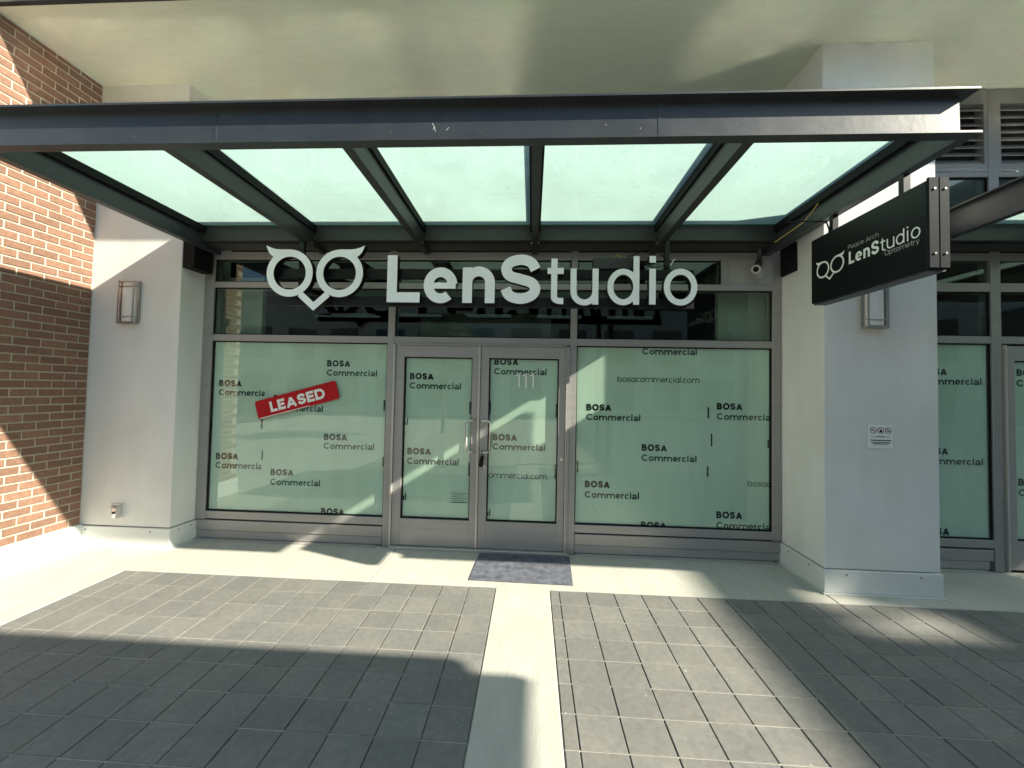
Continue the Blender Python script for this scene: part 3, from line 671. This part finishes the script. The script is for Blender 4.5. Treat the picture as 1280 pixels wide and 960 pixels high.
# ------------------------------------------------------------------ letter sign
YS = 3.46; DS = .065
sg = thing('letter_sign', 'white owl emblem and raised shop name lettering hung beneath the canopy', 'sign', (-.54, 3.55, 2.45))
sp = lambda x, y: px(x, y, YS)
mp = fm(YS)
for ch, a, b, yb_, H_, w_ in (('L', 483.1, 524.3, 377.7, 58.8, 12.9), ('e', 529, 571.1, 378.8, 60.3, 12.4), ('n', 577.6, 618, 378.6, 59.8, 12.4), ('S', 624.9, 675.4, 379.6, 61.5, 13.2),
                              ('t', 683.8, 704, 380.0, 61, 7.7), ('u', 712.7, 747.8, 380.4, 60.5, 7.5), ('d', 758.8, 798.9, 380.6, 60.5, 7.4), ('i', 811.4, 819.4, 380.6, 60.5, 7.9), ('o', 829.5, 871.6, 381, 61, 7.4)):
    x0, z0 = sp(a, yb_); x1 = sp(b, yb_)[0]; H = sp(a, yb_ - H_)[1] - z0; w = w_ * YS / 482
    mb = MB()
    for n, (pts, c, *wf) in enumerate(glyph(ch, x1 - x0, H, w, 34)): mb.stroke([(x0 + u, z0 + v) for u, v in pts], w * (wf[0] if wf else 1), DS, mp, c, .0004 * n)
    if ch == 'i': pass
    o = obj('letter', mb, ['white', 'signblack'], sg)
    o['label'] = 'white letter %s of the shop name' % ch
cxl, czl = sp(325 + 287 / 7.758, 300 + 322 / 7.758); cxr, czr = sp(325 + 771 / 7.758, 300 + 322 / 7.758)
rr = 227 / 7.758 * YS / 482
mb = owl(MB(), (cxl + cxr) / 2, (czl + czr) / 2, (cxr - cxl) / 2 / 1.075, 72 / 7.758 * YS / 482, mp, DS)
o = obj('owl_emblem', mb, ['white', 'signblack'], sg)
for (ya, yb2) in ((337, 349), (372, 384)):
    z1 = px(600, ya, 3.54)[1]; z0 = px(600, yb2, 3.54)[1]
    x0 = px(336, 370, 3.54)[0]; x1 = px(867, 370, 3.54)[0]
    obj('rail', B(x0, x1, YS + DS + .002, YS + DS + .05, z0, z1), 'signblack', sg, bevel=.003)
for x in (372, 831.5):
    a = px(x, 340, 3.56)[0]; obj('hanger', B(a, a + .046, YS + DS + .052, YS + DS + .085, 2.42, 3.05), 'signblack', sg)
a = px(741, 336, 3.54); b = px(791, 325, 3.54); obj('driver_box', B(a[0], b[0], 3.50, 3.60, a[1] - .01, b[1] + .01), 'steel', sg, bevel=.004)
for pts, mt in (([(780, 324), (800, 315), (815, 312), (826, 316), (832, 326)], 'black'), ([(765, 326), (772, 318), (777, 322)], 'orange'), ([(795, 335), (806, 331), (818, 335), (830, 332), (838, 338)], 'black'), ([(838, 332), (843, 324)], 'print_white')):
    P = [(px(x, y, 3.57)[0], 3.57, px(x, y, 3.57)[1]) for x, y in pts]; obj('wire', MB().tube(P, .0045, 6), mt, sg)

# ------------------------------------------------------------------ hanging blade sign
XB0, XB1, YB0, YB1, ZB0, ZB1 = 2.237, 2.349, 2.292, 3.205, 2.383, 2.895
bs = thing('hanging_sign', 'black rectangular box sign with white owl emblem hung under the canopy end', 'sign', ((XB0 + XB1) / 2, 2.75, ZB0))
obj('sign_box', B(XB0, XB1, YB0 + .004, YB1, ZB0, ZB1), 'signblack', bs, bevel=.003)
obj('bottom_lip', B(XB0 + .012, XB1 - .004, YB0 + .01, YB1 - .01, ZB0 - .012, ZB0 - .001), 'steel', bs)
for x0, x1 in ((XB0, XB0 + .054), (XB0 + .058, XB1)):
    s_ = obj('end_strip', B(x0, x1, YB0 - .012, YB0 + .003, ZB0 + .002, ZB1 + .012), 'strip', bs, bevel=.002)
    for z in (ZB0 + .085, ZB1 - .055):
        obj('bolt', MB().tube([((x0 + x1) / 2 + .003, YB0 - .017, z), ((x0 + x1) / 2 + .003, YB0 - .010, z)], .0065, 10), 'chrome', s_)
for y in (2.46, 3.02): obj('hanger', B(XB0 + .03, XB0 + .07, y, y + .035, ZB1 + .001, 3.03), 'signblack', bs)
def px_x(x, y, xx=XB0):
    a, b = (x - 640) / 482, (y - 472.2) / 482; d = RX * a + RY * b + RZ; t = xx / d.x
    return d.y * t, 1.65 + d.z * t
bmap = lambda u, v, n: (XB0 - n - .0015, 3.205 - u, v)          # u runs from the far end towards the street
def bpx(x, y): a = px_x(x, y); return 3.205 - a[0], a[1]
u0, v0 = bpx(1061.3, 330.6); vt = bpx(1061, 315.3)[1]; ue, ve = bpx(1151, 293)
ub = bpx(1146, 295)[1]; H = vt - v0
mb1 = MB(); mb2 = MB(); st = text_strokes('LenStudio', H, .02, None, gap=.11 * H); T = (ue - u0) / (st[-1][1] + st[-1][2])
for n, (ch, x, wd) in enumerate(st):
    w = .19 * H if n < 4 else .10 * H
    for k, (pts, c, *wf) in enumerate(glyph(ch, wd * T, H, w, 18)): (mb1 if n < 4 else mb2).stroke([(u0 + x * T + a, v0 + b) for a, b in pts], w * (wf[0] if wf else 1), .0, bmap, c, .0003 * k)
obj('lettering', mb1, 'print_white', bs); obj('lettering', mb2, 'print_white', bs)
ua, va = bpx(1060.3, 312.5); uc = bpx(1098.8, 298)[0]
obj('lettering', text_mb('Peace Arch', ua, va, H * .36, .0034, bmap, total=uc - ua), 'plastic', bs)
ua, va = bpx(1106, 320); uc = bpx(1149.8, 306.3)[0]
obj('lettering', text_mb('Optometry', ua, va, H * .36, .0036, bmap, total=uc - ua), 'plastic', bs)
ua, _ = bpx(1020.5, 335); uc, _ = bpx(1056, 322); vtip = bpx(1036.9, 349.8)[1]
R_ = (uc - ua) / 2 / 2.135; cz = vtip + 1.5 * R_
obj('owl_emblem', owl(MB(), (ua + uc) / 2, cz, R_, R_ * .2, bmap, 0), 'print_white', bs)
P = [(2.10, 3.30, 3.09), (2.16, 3.18, 3.05), (2.2, 3.10, 3.01), (2.24, 3.05, 2.99), (2.27, 3.06, 2.93), (2.28, 3.08, 2.89)]
obj('cable', MB().tube(P, .006, 6), 'black', bs)
P = [(2.19, 3.60, 3.04), (2.185, 3.4, 3.045), (2.19, 3.22, 3.06), (2.185, 3.12, 3.10), (2.18, 3.05, 3.13)]
obj('cable', MB().tube(P, .003, 6), 'orange', bs)

# ------------------------------------------------------------------ wall lights
def wall_light(x, y, z0, z1, label):
    t = thing('wall_light', label, 'wall light', (x, y, z0), 'wall lights on the pillars'); w = .095
    obj('back_plate', B(x - w, x + w, y - .012, y - .0005, z0, z1), 'nickel', t, bevel=.003)
    P = [(x + .078 * math.cos(math.radians(a)) , y - .012 - .042 * math.sin(math.radians(a))) for a in range(0, 181, 15)]
    obj('diffuser', MB().prism(P, 2, z0 + .02, z1 - .015), 'diffuser', t)
    for s in (-1, 1):
        obj('side_bar', B(x + s * w - .007, x + s * w + .007, y - .026, y - .016, z0 + .005, z1 - .005), 'nickel', t)
        obj('side_bar', B(x + s * (w - .016) - .005, x + s * (w - .016) + .005, y - .064, y - .056, z0 + .005, z1 - .005), 'nickel', t)
    for z in (z0 + .008, z0 + .065, z1 - .016, z1 - .062):
        P = [(x - w, y - .012, z), (x - w, y - .03, z), (x - w * .8, y - .058, z), (x + w * .8, y - .058, z), (x + w, y - .03, z), (x + w, y - .012, z)]
        obj('cross_bar', MB().tube(P, .0055, 6), 'nickel', t)
    obj('bottom_plate', B(x - w + .004, x + w - .004, y - .056, y - .013, z0 - .006, z0 + .003), 'nickel', t)
    return t
wall_light(-4.075, 3.69, 2.235, 2.668, 'brushed metal wall light with white diffuser on the left pillar, fully visible')
wall_light(2.868, 3.40, 2.225, 2.655, 'brushed metal wall light half hidden behind the hanging sign')

# ------------------------------------------------------------------ small things
t = thing('notice_sign', 'small white square sign with three prohibition circles on the right pillar', 'sign', (2.92, 3.4, 1.31))
NX0, NX1, NZ0, NZ1 = 2.826, 3.022, 1.216, 1.412
obj('plate', B(NX0, NX1, 3.393, 3.399, NZ0, NZ1), 'print_white', t, bevel=.002)
ic = MB(); im = fm(3.3925)
for k in range(3):
    c = NX0 + .038 + k * .0595; z = NZ1 - .045
    ic.stroke([(c + .024 * math.cos(q * math.tau / 24), z + .024 * math.sin(q * math.tau / 24)) for q in range(24)], .006, 0, im, True); ic.stroke([(c - .017, z + .017), (c + .017, z - .017)], .005, 0, im, False, .0003)
obj('prohibition_ring', ic, 'redicon', t)
ic = MB(); z = NZ1 - .045
ic.stroke([(NX0 + .022, z), (NX0 + .052, z - .002)], .005, 0, im, False, .0006); ic.poly2([(NX0 + .085, z - .015), (NX0 + .112, z - .015), (NX0 + .106, z), (NX0 + .098, z + .013), (NX0 + .090, z)], 0, im, .0006); ic.stroke([(NX0 + .142, z - .004), (NX0 + .172, z - .005)], .006, 0, im, False, .0006); ic.stroke([(NX0 + .15, z + .008), (NX0 + .166, z + .008)], .004, 0, im, False, .0006)
for k, (a, b, hh) in enumerate(((.02, .176, .0025), (.065, .125, .006), (.018, .178, .007), (.02, .176, .004), (.035, .16, .004))):
    zz = NZ1 - (.098, .098, .128, .146, .158)[k]; ic.box(NX0 + a, NX0 + b, 3.3912, 3.3926, zz - hh / 2, zz + hh / 2 + .0004 * k)
obj('print', ic, 'ink', t)
t = thing('hose_bib_box', 'small metal water outlet box low on the left pillar', 'outlet', (-4.11, 3.69, .36))
obj('cover_plate', B(-4.186, -4.04, 3.681, 3.6895, .285, .430), 'flash', t, bevel=.006)
obj('recess', B(-4.165, -4.10, 3.668, 3.681, .305, .41), 'nickel', t, bevel=.004)
obj('hinged_cover', B(-4.10, -4.05, 3.62, 3.681, .30, .415), 'chrome', t, bevel=.008); obj('latch', MB().tube([(-4.075, 3.612, .36), (-4.075, 3.622, .36)], .012, 10), 'black', t)
t = thing('security_camera', 'small black bullet camera on bracket under the canopy right of the letter sign', 'camera', (2.2, 3.9, 2.8))
obj('camera_body', MB().tube([(2.20, 3.86, 2.93), (2.14, 3.78, 2.87), (2.09, 3.71, 2.83)], .034, 14), 'steel_in', t, smooth=False)
obj('lens_hood', MB().tube([(2.09, 3.71, 2.83), (2.078, 3.694, 2.82)], .040, 14), 'nickel', t); obj('lens', MB().tube([(2.078, 3.694, 2.82), (2.076, 3.691, 2.818)], .026, 14), 'black', t)
obj('arm', MB().tube([(2.20, 3.87, 2.93), (2.22, 3.88, 3.0), (2.21, 3.86, 3.10)], .022, 10), 'steel_in', t); obj('junction_box', B(2.19, 2.255, 3.88, 3.963, 2.80, 2.885), 'plastic', t, bevel=.006)
t = thing('leased_sign', 'red tilted rounded board with white capital lettering on the left window', 'sign', (-2.46, 3.95, 1.49))
cx, cz, an = -2.478, 1.490, math.radians(15.6); hw, hh, r_ = .452, .098, .026
def rot(u, v): return (cx + u * math.cos(an) - v * math.sin(an), cz + u * math.sin(an) + v * math.cos(an))
P = []
for sx, sz, a0 in ((1, 1, 0), (-1, 1, 90), (-1, -1, 180), (1, -1, 270)):
    for k in range(5): a = math.radians(a0 + 22.5 * k); P.append(rot(sx * (hw - r_) + r_ * math.cos(a), sz * (hh - r_) + r_ * math.sin(a)))
obj('board', MB().poly2(P, .014, fm(3.958)), ['red', 'red'], t)
mt_ = lambda u, v, n: ((rot(u, v))[0], 3.9574 - n, rot(u, v)[1])
obj('lettering', text_mb('LEASED', -.298, -.056, .112, .027, mt_, total=.61), 'print_white', t)
obj('lower_edge', MB().poly2([(-.43, -.096), (.12, -.096), (.12, -.0895), (-.43, -.087)], 0, mt_, .0003), 'print_white', t)
o = obj('doormat', MB().prism([(-.492, 3.885), (.405, 3.885), (.379, 3.33), (-.51, 3.345)][::-1], 2, .001, .009), 'mat', bevel=.002); tag(o, 'flat mottled purple grey mat on the concrete before the right door', 'doormat')
t = thing('key_lockbox', 'black key lockbox hanging from the right door handle', 'lockbox', (-.5, 3.89, 1.0))
obj('shackle', MB().tube([(-.497, 3.885, .97), (-.492, 3.884, 1.005), (-.487, 3.895, 1.022), (-.480, 3.906, 1.004), (-.478, 3.905, .97)], .004, 6), 'black', t)
obj('lock_body', MB().prism([(-.520, .865), (-.480, .862), (-.468, .965), (-.492, .975), (-.508, .955)], 1, 3.875, 3.91), 'black', t, bevel=.005)
obj('key_tag', MB().tube([(-.468, 3.885, .88), (-.455, 3.885, .862), (-.44, 3.886, .85)], .004, 6), 'chrome', t)

# ------------------------------------------------------------------ things behind the camera: they shade the plaza and show in the glass
t = thing('shade_roof', 'added flat steel shelter roof standing on posts in the plaza behind the photographer', 'shadow caster', (3.0, -1.0, 0))  # added out of view; roof outline cut to cast the front paving shadow
obj('roof', MB().prism([(1.4, -1.3), (.03 + SK * 3.6, -1.3), (.03 + SK * 3.6, 2.25 - SJ * 3.6), (-.31 + SK * 3.6, 2.25 - SJ * 3.6), (-.37 + SK * 3.6, 2.36 - SJ * 3.6), (1.4, 2.36 - SJ * 3.6)], 2, 3.6, 3.66), 'steel', t)
for x in (1.5, 5.2):
    for y in (-1.2, .2): 
        if not (x > 3 and y > 0): obj('post', B(x, x + .1, y - .05, y + .05, 0, 3.6), 'steel', t)
def block(label, x0, x1, y0, y1, h, face):
    t = thing('opposite_building', label, 'building', ((x0 + x1) / 2, (y0 + y1) / 2, -.06))
    obj('wall', B(x0, x1, y0, y1, -.06, h), 'facade2', t); obj('roof', B(x0, x1, y0, y1, h + .001, h + .25), 'stucco', t)
    if face == 'y':
        n = int((x1 - x0) / 3)
        for k in range(n):
            for z in range(int(h // 3)):
                a = x0 + .6 + k * 3; obj('window', B(a, a + 1.9, y1 - .05, y1 + .02, z * 3 + .4, z * 3 + 2.5), 'window2', t)
    else:
        n = int((y1 - y0) / 3)
        for k in range(n):
            for z in range(int(h // 3)):
                a = y0 + .6 + k * 3; obj('window', B(x0 - .02, x0 + .05, a, a + 1.9, z * 3 + .4, z * 3 + 2.5), 'window2', t)
    return t
XA = 1.44 + SK * 12; gx = lambda u: u + SK * 12; gy = lambda v: v - SJ * 12
fb = block('pale four storey building at the right end of the plaza behind the photographer', XA, 32, -20, gy(2.86), 11.75, 'x')
for a in ((XA, gx(2.3), gy(2.86), gy(4.0)), (gx(3.12), 32, gy(2.86), gy(4.0)), (gx(2.3), gx(3.12), gy(3.42), gy(4.0))): obj('shade_slab', B(*a, 11.975, 12.0), 'stucco', fb)  # added slab with a gap that drops a sun patch on the paving
obj('shade_bar', MB().prism([(gx(2.3), gy(2.93)), (gx(3.12), gy(3.28)), (gx(3.12), gy(3.42)), (gx(2.3), gy(3.07))], 2, 11.975, 12.0), 'steel', fb)  # added diagonal bar that splits the sun patch in two
for x in (XA + .1, 31.6): obj('slab_post', B(x, x + .3, gy(3.7), gy(3.95), -.06, 11.97), 'steel', fb)  # posts added to carry the slab that shades the paving
block('pale low shop building across the plaza behind the photographer', -26, 18, -30, -17, 8, 'y')
block('pale office block at the left end of the plaza behind the photographer', -34, -20, -16, 2, 9, 'y')
t = thing('tree', 'young broadleaf tree in the plaza behind the photographer', 'tree', (-3.2, -6.0, -.06))
obj('trunk', MB().tube([(-3.2, -6, -.06), (-3.22, -6, 1.2), (-3.15, -6.02, 2.4), (-3.2, -6, 3.4)], .07, 8, taper=.03), 'bark', t)
cr = MB(); R = random.Random(3)
for k in range(1500):
    while True:
        p = Vector((R.uniform(-1, 1), R.uniform(-1, 1), R.uniform(-1, 1)))
        if p.length < 1: break
    c = Vector((-3.2 + p.x * 1.1, -6 + p.y * 1.1, 3.1 + p.z * 1.2)); a = Vector((R.uniform(-1, 1), R.uniform(-1, 1), R.uniform(-1, 1))).normalized() * .07; b = a.cross(Vector((R.uniform(-1, 1), R.uniform(-1, 1), 1))).normalized() * .045
    cr.face([c - a, c + b, c + a, c - b])
obj('crown', cr, 'leaf', t)
